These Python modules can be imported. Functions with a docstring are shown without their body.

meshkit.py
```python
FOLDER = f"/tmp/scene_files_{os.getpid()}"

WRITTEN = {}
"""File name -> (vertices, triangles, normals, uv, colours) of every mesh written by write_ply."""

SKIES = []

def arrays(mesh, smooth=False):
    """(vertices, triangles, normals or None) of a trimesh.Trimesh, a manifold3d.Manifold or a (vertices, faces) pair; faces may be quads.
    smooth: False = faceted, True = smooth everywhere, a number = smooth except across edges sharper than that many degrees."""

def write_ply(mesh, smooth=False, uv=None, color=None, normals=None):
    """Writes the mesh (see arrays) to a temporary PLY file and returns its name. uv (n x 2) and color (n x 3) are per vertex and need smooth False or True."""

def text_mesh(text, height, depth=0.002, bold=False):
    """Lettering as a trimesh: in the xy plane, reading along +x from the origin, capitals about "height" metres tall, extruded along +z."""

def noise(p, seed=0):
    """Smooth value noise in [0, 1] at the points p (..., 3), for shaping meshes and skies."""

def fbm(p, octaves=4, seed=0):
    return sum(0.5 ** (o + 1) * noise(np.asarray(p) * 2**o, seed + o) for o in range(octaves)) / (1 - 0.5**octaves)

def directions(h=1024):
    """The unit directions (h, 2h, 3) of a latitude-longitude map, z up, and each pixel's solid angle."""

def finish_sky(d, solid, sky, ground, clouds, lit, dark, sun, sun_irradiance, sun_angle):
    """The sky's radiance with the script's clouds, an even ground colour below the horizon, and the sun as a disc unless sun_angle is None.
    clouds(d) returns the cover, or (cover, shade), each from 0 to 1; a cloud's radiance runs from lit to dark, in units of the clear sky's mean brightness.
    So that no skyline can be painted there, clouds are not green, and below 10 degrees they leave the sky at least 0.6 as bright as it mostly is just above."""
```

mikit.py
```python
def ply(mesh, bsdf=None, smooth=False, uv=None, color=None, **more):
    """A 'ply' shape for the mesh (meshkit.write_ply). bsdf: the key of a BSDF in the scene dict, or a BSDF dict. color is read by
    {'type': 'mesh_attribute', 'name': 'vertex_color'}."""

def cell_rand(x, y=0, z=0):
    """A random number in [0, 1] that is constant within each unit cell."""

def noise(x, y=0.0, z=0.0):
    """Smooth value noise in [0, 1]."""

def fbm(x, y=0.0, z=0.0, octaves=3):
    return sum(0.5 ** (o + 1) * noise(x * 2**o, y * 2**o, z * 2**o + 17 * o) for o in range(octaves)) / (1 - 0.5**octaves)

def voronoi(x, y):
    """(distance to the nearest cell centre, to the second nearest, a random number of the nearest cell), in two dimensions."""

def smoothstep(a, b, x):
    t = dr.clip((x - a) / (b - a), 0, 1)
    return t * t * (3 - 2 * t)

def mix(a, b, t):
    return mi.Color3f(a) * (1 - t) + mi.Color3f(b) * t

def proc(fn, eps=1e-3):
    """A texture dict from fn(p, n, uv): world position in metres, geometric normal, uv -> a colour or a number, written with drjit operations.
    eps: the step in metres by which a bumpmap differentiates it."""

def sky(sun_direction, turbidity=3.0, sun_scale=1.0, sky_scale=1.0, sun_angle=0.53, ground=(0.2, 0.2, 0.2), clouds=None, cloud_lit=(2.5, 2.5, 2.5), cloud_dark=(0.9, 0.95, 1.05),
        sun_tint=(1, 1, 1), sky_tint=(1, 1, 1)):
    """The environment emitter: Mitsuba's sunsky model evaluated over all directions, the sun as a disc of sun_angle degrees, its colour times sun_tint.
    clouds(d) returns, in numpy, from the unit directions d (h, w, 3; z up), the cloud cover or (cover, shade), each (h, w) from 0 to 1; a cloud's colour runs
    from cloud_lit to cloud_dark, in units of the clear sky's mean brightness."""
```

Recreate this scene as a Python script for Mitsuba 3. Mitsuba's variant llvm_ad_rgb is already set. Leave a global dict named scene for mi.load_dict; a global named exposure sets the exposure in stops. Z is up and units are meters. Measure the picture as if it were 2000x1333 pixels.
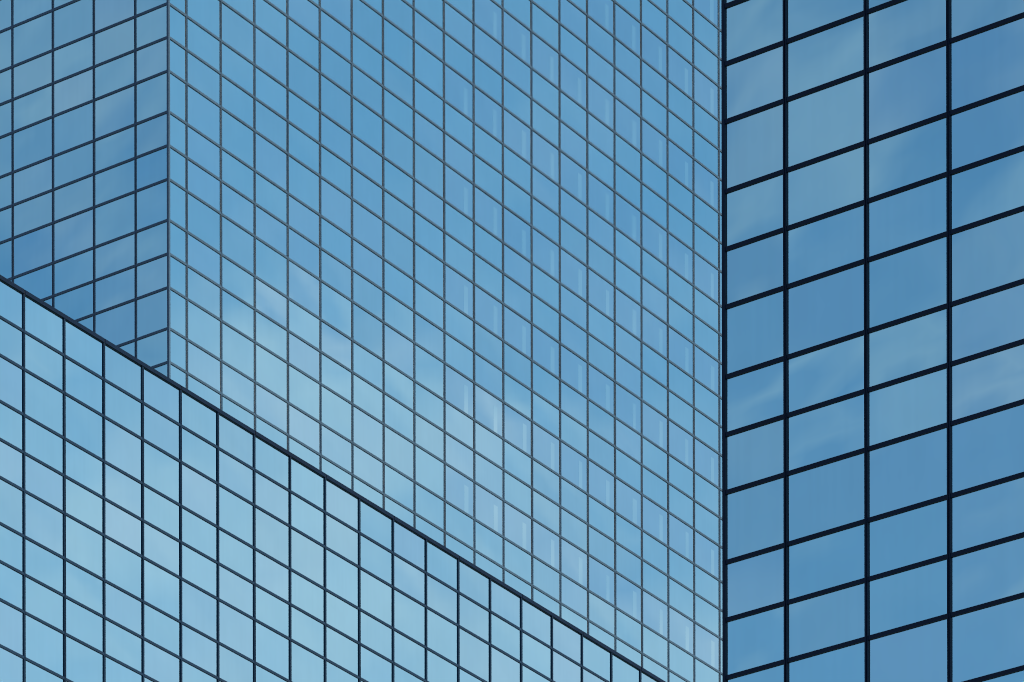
import math
import numpy as np
import mitsuba as mi
import drjit as dr
import trimesh
import mikit, meshkit
from mikit import noise, fbm, mix, smoothstep

T = mi.ScalarTransform4f
scene, labels = {"type": "scene"}, {}
rng = np.random.default_rng(7)

# ------------------------------------------------------------------ camera, sky, exposure
EYE = 1.7                                  # standing on the pavement, a long lens with its picture shifted up
LENS = 9249.69                             # focal length in units of a picture 2000 wide
RISE = 4448.5
ROLL = 0.0017
scene["camera"] = {
    "type": "perspective", "fov": 2 * math.degrees(math.atan(1000 / LENS)), "fov_axis": "x",
    "to_world": T().look_at(origin=[0, 0, EYE], target=[0, 1, EYE], up=[math.sin(ROLL), 0, math.cos(ROLL)]),
    "principal_point_offset_x": -7.56 / 2000, "principal_point_offset_y": -RISE / (2000 * 682 / 1024),
    "near_clip": 0.5, "far_clip": 6000.0,
}
exposure = 2.25
SUN_AZ, SUN_EL = math.radians(114), math.radians(44)
SUN = [math.sin(SUN_AZ) * math.cos(SUN_EL), math.cos(SUN_AZ) * math.cos(SUN_EL), math.sin(SUN_EL)]


def clouds(d):
    """Thin patchy cloud all round; on the sun's side a soft bank of it lies over the horizon."""
    z = np.maximum(d[..., 2], 0.02)
    c, s = math.cos(DRIFT), math.sin(DRIFT)
    q = np.stack([(c * d[..., 0] + s * d[..., 1]) / (z + 0.10), (c * d[..., 1] - s * d[..., 0]) / (z + 0.10), np.zeros_like(z)], -1)
    warp = meshkit.fbm(q * 4.0 + 5.0, 3, 11)[..., None] * 0.6
    big = meshkit.fbm(q * np.array([5.2, 6.5, 1]) + warp, 4, SEED)
    fine = meshkit.fbm(q * np.array([17.0, 27.0, 1]) + 6.0 * warp, 5, SEED + 20)
    wisp = np.clip((fine - 0.36) / 0.34, 0, 1)
    puff = meshkit.fbm(q * np.array([5.2, 6.5, 1]) + warp, 4, PUFFS)
    curl = meshkit.fbm(q * np.array([17.0, 27.0, 1]) + 6.0 * warp, 5, PUFFS + 20)
    body = np.clip((0.62 * puff + 0.38 * curl - 0.38) / 0.22, 0, 1)
    side = np.clip(0.5 + 0.62 * (d[..., 0] * SUN[0] + d[..., 1] * SUN[1]) / math.cos(SUN_EL), 0, 1)
    low = np.clip((0.462 - z + 0.17 * (big - 0.5) + 0.05 * (fine - 0.5)) / 0.10, 0, 1)
    bank = low * low * (3 - 2 * low) * side * (0.38 + 0.20 * wisp)
    patch = body * (0.10 + 0.23 * np.clip((curl - 0.36) / 0.34, 0, 1)) * (1.15 - 0.92 * side)
    veil = (1 - side) * (0.015 + 0.06 * np.clip((0.50 - z + 0.20 * (big - 0.5)) / 0.10, 0, 1))
    return np.clip(0.012 + veil + patch + bank, 0, 0.85), 0.75 * (1 - side) ** 1.5


SEED, PUFFS = 3, 13
DRIFT = math.radians(-1.1)
scene["sky"] = mikit.sky(SUN, turbidity=2.7, sun_angle=0.6, clouds=clouds, cloud_lit=(3.1, 2.4, 2.6), cloud_dark=(1.95, 1.76, 1.84))

# ------------------------------------------------------------------ materials


def glass(key, tint, seed=0.0):
    """Blue mirror coating with the faint run-off streaks and blotches of glass that has stood in the weather."""
    def colour(p, n, uv):
        u, v = p.x * 0.5725 + p.y * 0.8199, p.x * 0.8199 - p.y * 0.5725
        runs = noise(u * 11.0 + seed, v * 11.0, p.z * 0.30)
        blot = fbm(u * 2.1, v * 2.1 + seed, p.z * 1.5, 3)
        return mi.Color3f(list(map(float, tint))) * (1.0 + 0.028 * (runs - 0.5) + 0.05 * (blot - 0.5))
    scene[key] = {"type": "twosided", "bsdf": {"type": "conductor", "material": "none", "specular_reflectance": mikit.proc(colour)}}


GLASS = np.array([0.325, 0.665, 0.70])
TINTS = [(1.0, 1.0, 1.0), (1.03, 0.99, 1.0), (0.975, 0.99, 1.0), (1.01, 0.975, 0.975), (0.99, 1.005, 1.02), (1.05, 0.985, 1.0)]
for n_, t_ in enumerate(TINTS):
    glass(f"mirror_glass_{n_}", GLASS * np.array(t_), 3.7 * n_)
glass("vision_glass", GLASS * np.array((1.03, 0.962, 0.985)), 31.0)      # tall row of the occupied floors: dark interior behind put into a violet tint
glass("pier_tint", GLASS * np.array((1.26, 1.105, 1.05)), 47.0)          # lit interior piers, painted as a paler strip on each of those panes


def paint(key, rgb, rough, wear, spec=0.2):
    def colour(p, n, uv):
        g = fbm(p.x * 0.5 + p.y * 0.4, p.z * 0.35, p.y * 0.3, 3)
        s = noise(p.x * 0.9 + p.y * 0.7, p.z * 0.28, 3.0)
        return mix([c * (1 - wear) for c in rgb], [c * (1 + wear) for c in rgb], 0.6 * g + 0.4 * s)
    scene[key] = {"type": "principled", "base_color": mikit.proc(colour), "roughness": rough, "metallic": 0.0, "specular": spec}


paint("grey_frame", (0.0270, 0.070, 0.122), 0.45, 0.25)
paint("dark_frame", (0.0022, 0.0215, 0.054), 0.45, 0.25, 0.15)
paint("black_frame", (0.0008, 0.0092, 0.0270), 0.45, 0.25, 0.10)
paint("black_gasket", (0.006, 0.007, 0.010), 0.6, 0.1)
paint("silver_bead", (0.10, 0.14, 0.17), 0.4, 0.35)
paint("coping_metal", (0.0009, 0.0105, 0.031), 0.45, 0.35, 0.08)
paint("wall_panel", (0.06, 0.075, 0.09), 0.5, 0.2)
paint("roof_felt", (0.12, 0.12, 0.12), 0.9, 0.2)


def paving(p, n, uv):
    slab = mikit.cell_rand(p.x / 0.6, p.y / 0.6)
    g = fbm(p.x * 0.3, p.y * 0.3, 0.0, 4)
    fx, fy = p.x / 0.6 - dr.floor(p.x / 0.6), p.y / 0.6 - dr.floor(p.y / 0.6)
    joint = smoothstep(0.0, 0.02, dr.minimum(dr.minimum(fx, 1 - fx), dr.minimum(fy, 1 - fy)))
    return mix([0.08, 0.08, 0.078], [0.27, 0.265, 0.255], joint * (0.55 + 0.25 * slab + 0.2 * g))


scene["paving"] = {"type": "diffuse", "reflectance": mikit.proc(paving)}

# ------------------------------------------------------------------ geometry helpers
names = {}


def key_for(base):
    n = names.get(base, 0)
    names[base] = n + 1
    return base if n == 0 else f"{base}_{n:03d}"


def put(base, mesh, bsdf, m=None, smooth=False, **label):
    key = key_for(base)
    shape = mesh if isinstance(mesh, dict) else mikit.ply(mesh, bsdf, smooth)
    scene[key] = {**shape, **({} if m is None else {"to_world": T(m)}), "bsdf": {"type": "ref", "id": bsdf}}
    if label:
        labels[key] = label
    return key


def box(x0, x1, y0, y1, z0, z1):
    b = trimesh.creation.box(extents=(x1 - x0, y1 - y0, z1 - z0))
    b.apply_translation(((x0 + x1) / 2, (y0 + y1) / 2, (z0 + z1) / 2))
    return b


def prism(poly, h):
    """A profile in the facade's plan (along, outward) pulled up by h (local y is up, local z outward)."""
    from shapely.geometry import Polygon
    m = trimesh.creation.extrude_polygon(Polygon(poly), h, engine="earcut")
    v = m.vertices.copy()
    m.vertices = np.stack([v[:, 0], v[:, 2], v[:, 1]], 1)
    m.invert()
    return m


class Facade:
    """A plane of curtain wall. Local x runs along it (left to right as seen), y up from the ground, z outward."""

    def __init__(self, origin, tangent):
        self.o = np.array([origin[0], origin[1], 0.0])
        t = np.array([tangent[0], tangent[1], 0.0])
        t /= np.linalg.norm(t)
        n = np.array([t[1], -t[0], 0.0])
        self.m = np.eye(4)
        self.m[:3, 0], self.m[:3, 1], self.m[:3, 2], self.m[:3, 3] = t, [0, 0, 1], n, self.o

    def at(self, x, y, z=0.0):
        return (self.m @ [x, y, z, 1])[:3]

    def place(self, x, y, z=0.0, tilt=(0.0, 0.0)):
        a, b = tilt
        r = np.eye(4)
        r[:3, :3] = trimesh.transformations.euler_matrix(a, b, 0)[:3, :3]
        t = np.eye(4)
        t[:3, 3] = x, y, z
        return self.m @ t @ r


def picture(p):
    """Where a point falls in the 2000 x 1333 picture: only decides which panes are listed one by one."""
    x, y, z = p[0], p[1], p[2] - EYE
    return 1000 + LENS * x / y, 666.5 + RISE - LENS * z / y


def warped_pane(w, h, bow, ripple, seed, n=4):
    """A sheet of glass, slightly bowed and rippled as toughened double glazing is."""
    r = np.random.default_rng(seed)
    s = np.linspace(-1, 1, n + 1)
    u, v = np.meshgrid(s, s)
    b = bow * r.uniform(0.2, 1.0) * r.choice([-1, 1], p=[0.7, 0.3])
    z = b * (1 - u ** 2) * (1 - v ** 2) + bow * 0.25 * r.normal() * u * v
    z = z + ripple * (np.sin(2.6 * u + r.uniform(0, 6)) * r.normal() + np.sin(3.1 * v + 1.3 * u + r.uniform(0, 6)) * r.normal() * 0.7)
    z -= z.mean()
    pts = np.stack([u.ravel() * w / 2, v.ravel() * h / 2, z.ravel()], 1)
    i = np.arange(n * (n + 1)).reshape(n, n + 1)[:, :n].ravel()
    quads = np.stack([i, i + 1, i + n + 2, i + n + 1], 1)
    return pts, quads


def flat_quads(rects):
    v, f = [], []
    for x0, x1, y0, y1 in rects:
        k = len(v)
        v += [(x0, y0, 0), (x1, y0, 0), (x1, y1, 0), (x0, y1, 0)]
        f.append((k, k + 1, k + 2, k + 3))
    return np.array(v, float), np.array(f, int)


STOREY, SMALL = 3.6, 1.1216
BAR, BAR_DEPTH = 0.080, 0.032


def row_height(top, k):
    q, r = divmod(k, 3)
    return top - q * STOREY - r * SMALL



def mullion_profile(w, d):
    """A pressure plate with a drainage groove down its face."""
    return [(-w / 2, -0.05), (w / 2, -0.05), (w / 2, d), (0.27 * w, d), (0.27 * w, d - 0.022), (-0.05 * w, d - 0.022), (-0.05 * w, d), (-w / 2, d)]


BUILDINGS = {}


def curtain_wall(owner, face, xs, top, k0, k1, base, frame, seen, bow, ripple, tilt, bead=False, cap=None, vision=None, skip_mullions=(), size=(0.062, 0.040)):
    """xs: the mullions' places; rows k0..k1 of transoms (k0 the highest); seen(p): whether a pane shows in the photograph."""
    store = BUILDINGS.setdefault(owner, {"panes": [], "hidden": [], "bars": []})
    y1 = cap if cap is not None else row_height(top, k0)
    for n, x in enumerate(xs):
        if n in skip_mullions:
            continue
        key = put(f"{owner}__mullion", prism(mullion_profile(*size), y1 - base), frame, face.place(x, base))
        if bead:
            strips = trimesh.util.concatenate([prism([(a, -0.02), (a + 0.016, -0.02), (a + 0.016, 0.010), (a, 0.010)], y1 - base - 0.02) for a in (-size[0] / 2 - 0.0155, size[0] / 2 - 0.0005)])
            put(f"{key}__glazing_bead", strips, "silver_bead", face.place(x, base))
    ys = [row_height(top, k) for k in range(k0, k1 + 1)]
    for k, y in zip(range(k0, k1 + 1), ys):
        shown = any(seen(face.at(a + f * (b - a), y)) for a, b in zip(xs, xs[1:]) for f in (0, 0.5, 1))
        bar = box(xs[0], xs[-1], y - BAR / 2, y + BAR / 2, -0.045, BAR_DEPTH)
        if shown:
            put(f"{owner}__transom", bar, frame, face.m)
        else:
            store["bars"].append((bar.apply_transform(face.m), frame))
    for j in range(len(xs) - 1):
        for k, ya, yb in zip(range(k0 + 1, k1 + 1), ys[1:], ys[:-1]):
            x0, x1 = xs[j], xs[j + 1]
            pts = [face.at(x0 + a * (x1 - x0), ya + b * (yb - ya)) for a in (0.04, 0.5, 0.96) for b in (0.04, 0.5, 0.96)]
            area = sum(bool(seen(p)) for p in pts)
            item = (area / max(1.0, pts[4][1]) ** 2 * (x1 - x0) * (yb - ya), face, x0, x1, ya, yb, bow, ripple, tilt, vision and vision(j, k))
            store["panes" if area else "hidden"].append(item)


PANES = {}


def glaze(owner, limit=300):
    """The panes of a building: the ones that show largest one by one, the rest as one mesh."""
    store = BUILDINGS[owner]
    panes = sorted(store["panes"], key=lambda x: -x[0])
    rest = panes[limit:] + store["hidden"]
    for _, face, x0, x1, ya, yb, bow, ripple, tilt, see in panes[:limit]:
        w, h = x1 - x0 - 0.004, yb - ya - 0.004
        n = int(rng.integers(7))
        size = (round(w, 3), round(h, 3), bow, n)
        if size not in PANES:
            PANES[size] = mikit.ply(warped_pane(w, h, bow, ripple, 100 + n), "mirror_glass_0", True)
        a, b = rng.normal(0, tilt, 2)
        which = "vision_glass" if see else f"mirror_glass_{rng.integers(len(TINTS))}"
        key = put(f"{owner}__pane", PANES[size], which, face.place((x0 + x1) / 2, (ya + yb) / 2, 0.0, (a, b)))
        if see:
            put(f"{key}__painted_pier", box((0.165 + rng.normal(0, 0.006)) * w, (0.30 + rng.normal(0, 0.008)) * w, -h / 2 + 0.045, h / 2 - rng.uniform(0.29, 0.37), 0.0015, 0.0045), "pier_tint", face.place((x0 + x1) / 2, (ya + yb) / 2, 0.0, (a, b)))  # stands in for the lit pier behind the glass, added as a flat strip
    if rest:
        vs, fs, k = [], [], 0
        for _, face, x0, x1, ya, yb, *_r in rest:
            v = np.array([face.at(x, y) for x, y in ((x0, ya), (x1, ya), (x1, yb), (x0, yb))])
            a, b = rng.normal(0, tilt, 2)
            v += np.outer([-a - b, -a + b, a + b, a - b], face.m[:3, 2]) * 0.5
            vs.append(v)
            fs.append([k, k + 1, k + 2, k + 3])
            k += 4
        put(f"{owner}__far_panes", (np.vstack(vs), np.array(fs)), "mirror_glass_0", None, False, kind="stuff", label="panes of the wall above, below and beyond the ones that can be told apart")
    if store["bars"]:
        put(f"{owner}__far_transoms", trimesh.util.concatenate([b for b, _ in store["bars"]]), store["bars"][0][1], None, False, kind="stuff")


# ------------------------------------------------------------------ the ground
ground = trimesh.creation.box(extents=(6000, 6000, 1))
ground.apply_translation((0, 0, -0.5))
put("ground", ground, "paving", None, False, label="paved ground at the foot of the towers", kind="structure")

# ------------------------------------------------------------------ the three buildings
ANGLE = 0.60956
tC, tF = np.array([math.sin(ANGLE), math.cos(ANGLE)]), np.array([math.cos(ANGLE), -math.sin(ANGLE)])
CORNER = np.array([-11.40509, 157.43783])
BAY, BAY_SIDE = 1.84135, 1.80316
INSET = 0.025                               # the glass lies this far behind the line the frames were measured on


def inside(p, m=30):
    x, y = picture(p)
    return -m < x < 2000 + m and -m < y < 1333 + m


def roof_edge(x):                            # where the low block's roof edge cuts the picture
    return np.interp(x, LOW_EDGE[0], LOW_EDGE[1])


# the low block first: its roof line tells what shows of the tower behind
nC = tF
LOW_TOP = 68.88326 + EYE
low = Facade(CORNER + nC * (7.35626 - INSET) + tC * -15.85123, tC)
e = [picture(low.at(x, LOW_TOP)) for x in np.linspace(-12, 60, 60)]
LOW_EDGE = ([p[0] for p in e], [p[1] for p in e])
NEAR_EDGE = 1414.0

# --- rear tower -------------------------------------------------------------------------------------------------
TOWER_TOP = 86.9783 + EYE
LEVELS_UP = 30                               # rows above the row that meets the corner near the picture's top edge
k_low = int((TOWER_TOP - 0.5) / STOREY) * 3
tower_roof = row_height(TOWER_TOP, -LEVELS_UP)
corner_c = CORNER - INSET * (tF + -tC)       # glass line of both faces
sunny = Facade(corner_c, tC)
n_long = 24
xs_long = [0.0, 0.92048 + INSET] + [0.92048 + INSET + BAY * i for i in range(1, n_long)]
n_side = 11
len_side = 1.38301 + INSET + BAY_SIDE * n_side
shady = Facade(corner_c - tF * len_side, tF)
xs_side = [BAY_SIDE * i for i in range(n_side + 1)] + [len_side]


def seen_tower(p):
    x, y = picture(p)
    return -30 < x < NEAR_EDGE + 6 and -30 < y < min(1360, roof_edge(x) + 12)


PIER_FROM = 9                                # bays from here on have an interior pier painted on the tall pane
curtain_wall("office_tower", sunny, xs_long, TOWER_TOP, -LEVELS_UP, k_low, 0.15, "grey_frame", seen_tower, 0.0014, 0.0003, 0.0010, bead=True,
             vision=lambda j, k: j >= PIER_FROM and k % 3 == 0, skip_mullions=(0,))
curtain_wall("office_tower", shady, xs_side, TOWER_TOP, -LEVELS_UP, k_low, 0.15, "grey_frame", seen_tower, 0.0014, 0.0003, 0.0010, bead=True, skip_mullions=(len(xs_side) - 1,))
glaze("office_tower")
# the corner post: an angle of metal wrapping both faces
pm = np.eye(4)
pm[:3, 0], pm[:3, 1], pm[:3, 2] = np.r_[-tC, 0], [0, 0, 1], np.r_[tF, 0]
pm[:3, 3] = np.r_[corner_c, 0.15]
q = prism([(-0.044, -0.044), (0.037, -0.044), (0.037, 0.037), (-0.044, 0.037)], tower_roof - 0.15)
if np.linalg.det(pm[:3, :3]) < 0:
    q.invert()
put("office_tower__corner_post", q, "grey_frame", pm)
L_long, D_side = xs_long[-1], len_side
plan = lambda a, b: CORNER + tC * a - tF * b
tm = np.eye(4)
tm[:3, 0], tm[:3, 1], tm[:3, 2], tm[:3, 3] = np.r_[tC, 0], np.r_[-tF, 0], [0, 0, 1], np.r_[CORNER, 0]
put("office_tower__core", box(0.35, L_long - 0.1, 0.35, D_side - 0.1, 0.05, tower_roof - 0.6), "wall_panel", tm)
put("office_tower__side_wall", trimesh.util.concatenate([box(L_long, L_long + 0.3, 0.1, D_side, 0.02, tower_roof), box(0.1, L_long, D_side, D_side + 0.3, 0.02, tower_roof)]), "wall_panel", tm)
put("office_tower__roof", box(0.1, L_long - 0.02, 0.1, D_side - 0.02, tower_roof - 0.5, tower_roof - 0.1), "roof_felt", tm)
rim = trimesh.util.concatenate([box(-0.1, L_long + 0.35, -0.1, 0.3, tower_roof, tower_roof + 0.25), box(-0.1, 0.3, 0.3, D_side + 0.35, tower_roof, tower_roof + 0.25)])
put("office_tower__parapet", rim, "grey_frame", tm)

labels["office_tower"] = {"label": "blue glass tower with thin grey frames and a sharp corner, rising behind the low block", "category": "building"}

# --- low block in front -----------------------------------------------------------------------------------------
xs_low = [BAY * i for i in range(-8, 26)]


def seen_low(p):
    x, y = picture(p)
    return inside(p) and x < NEAR_EDGE


kl = int((LOW_TOP - 0.5) / STOREY) * 3
curtain_wall("office_block", low, xs_low, LOW_TOP, 0, kl, 0.15, "dark_frame", seen_low, 0.0014, 0.0003, 0.0006, cap=LOW_TOP - 0.02, size=(0.066, 0.044))
glaze("office_block")
cop = [(-0.30, -0.015), (0.058, -0.036), (0.064, -0.030), (0.064, 0.088), (0.056, 0.098), (-0.30, 0.115)]


def coping(x0, x1):
    """One length of roof capping: profile in (outward, up), pulled along the wall."""
    from shapely.geometry import Polygon
    m = trimesh.creation.extrude_polygon(Polygon(cop), x1 - x0, engine="earcut")
    v = m.vertices
    m.vertices = np.stack([v[:, 2] + x0, v[:, 1], v[:, 0]], 1)
    m.invert()
    return m


for i in range(-8, 25, 2):
    put("office_block__coping", coping(BAY * i + 0.017, BAY * (i + 2) - 0.017), "coping_metal", low.place(0, LOW_TOP))
    clip = box(-0.03, 0.03, -0.03, 0.062, -0.28, 0.045)
    put("office_block__coping_clip", clip, "black_gasket", low.place(BAY * i, LOW_TOP))
lx0, lx1 = xs_low[0], xs_low[-1]
put("office_block__core", box(lx0 + 0.1, lx1 - 0.1, 0.05, LOW_TOP - 0.4, -7.1, -0.10), "wall_panel", low.m)
put("office_block__roof", box(lx0 + 0.1, lx1 - 0.1, LOW_TOP - 0.39, LOW_TOP - 0.12, -7.1, -0.32), "roof_felt", low.m)
labels["office_block"] = {"label": "lower pale blue glass block with dark navy frames and a jointed dark roof edge", "category": "building"}

# --- near tower -------------------------------------------------------------------------------------------------
NEAR_TOP = 47.13676 + EYE
near_line = tC * (77.78985 + INSET)
first = near_line + tF * -47.89661
lo, hi = -3.0, 0.0
for _ in range(50):                          # the hidden left edge stands where its post shows at x = 1416
    mid = (lo + hi) / 2
    lo, hi = (mid, hi) if picture(np.r_[first + tF * mid, 45.0])[0] < 1416 else (lo, mid)
EDGE = (lo + hi) / 2
near = Facade(first, tF)
xs_near = [EDGE] + [BAY_SIDE * i for i in range(0, 13)]
NEAR_UP = 27
kn = int((NEAR_TOP - 0.5) / STOREY) * 3
curtain_wall("office_tower_001", near, xs_near, NEAR_TOP, -NEAR_UP, kn, 0.15, "black_frame", inside, 0.0015, 0.0005, 0.0008, skip_mullions=(0,), size=(0.070, 0.050))
glaze("office_tower_001")
near_roof = row_height(NEAR_TOP, -NEAR_UP)
put("office_tower_001__corner_post", prism([(-0.040, -0.06), (0.028, -0.06), (0.028, 0.050), (-0.040, 0.050)], near_roof - 0.15), "black_frame", near.place(EDGE, 0.15))
nx0, nx1 = EDGE, xs_near[-1]
put("office_tower_001__core", box(nx0 + 0.12, nx1 - 0.1, 0.05, near_roof - 0.6, -19.8, -0.10), "wall_panel", near.m)
put("office_tower_001__side_wall", trimesh.util.concatenate([box(nx0 - 0.02, nx0 + 0.11, 0.02, near_roof, -20, -0.07), box(nx1 - 0.09, nx1 + 0.1, 0.02, near_roof, -20, -0.07),
                                                             box(nx0 + 0.12, nx1 - 0.1, 0.02, near_roof, -20, -19.81)]), "wall_panel", near.m)
put("office_tower_001__roof", box(nx0 + 0.12, nx1 - 0.1, near_roof - 0.59, near_roof - 0.2, -19.8, -0.10), "roof_felt", near.m)
put("office_tower_001__parapet", box(nx0 - 0.05, nx1 + 0.12, near_roof + 0.003, near_roof + 0.25, -0.4, 0.09), "black_frame", near.m)
labels["office_tower_001"] = {"label": "nearest glass tower at the right with thick near-black frames and large panes reflecting thin cloud", "category": "building"}
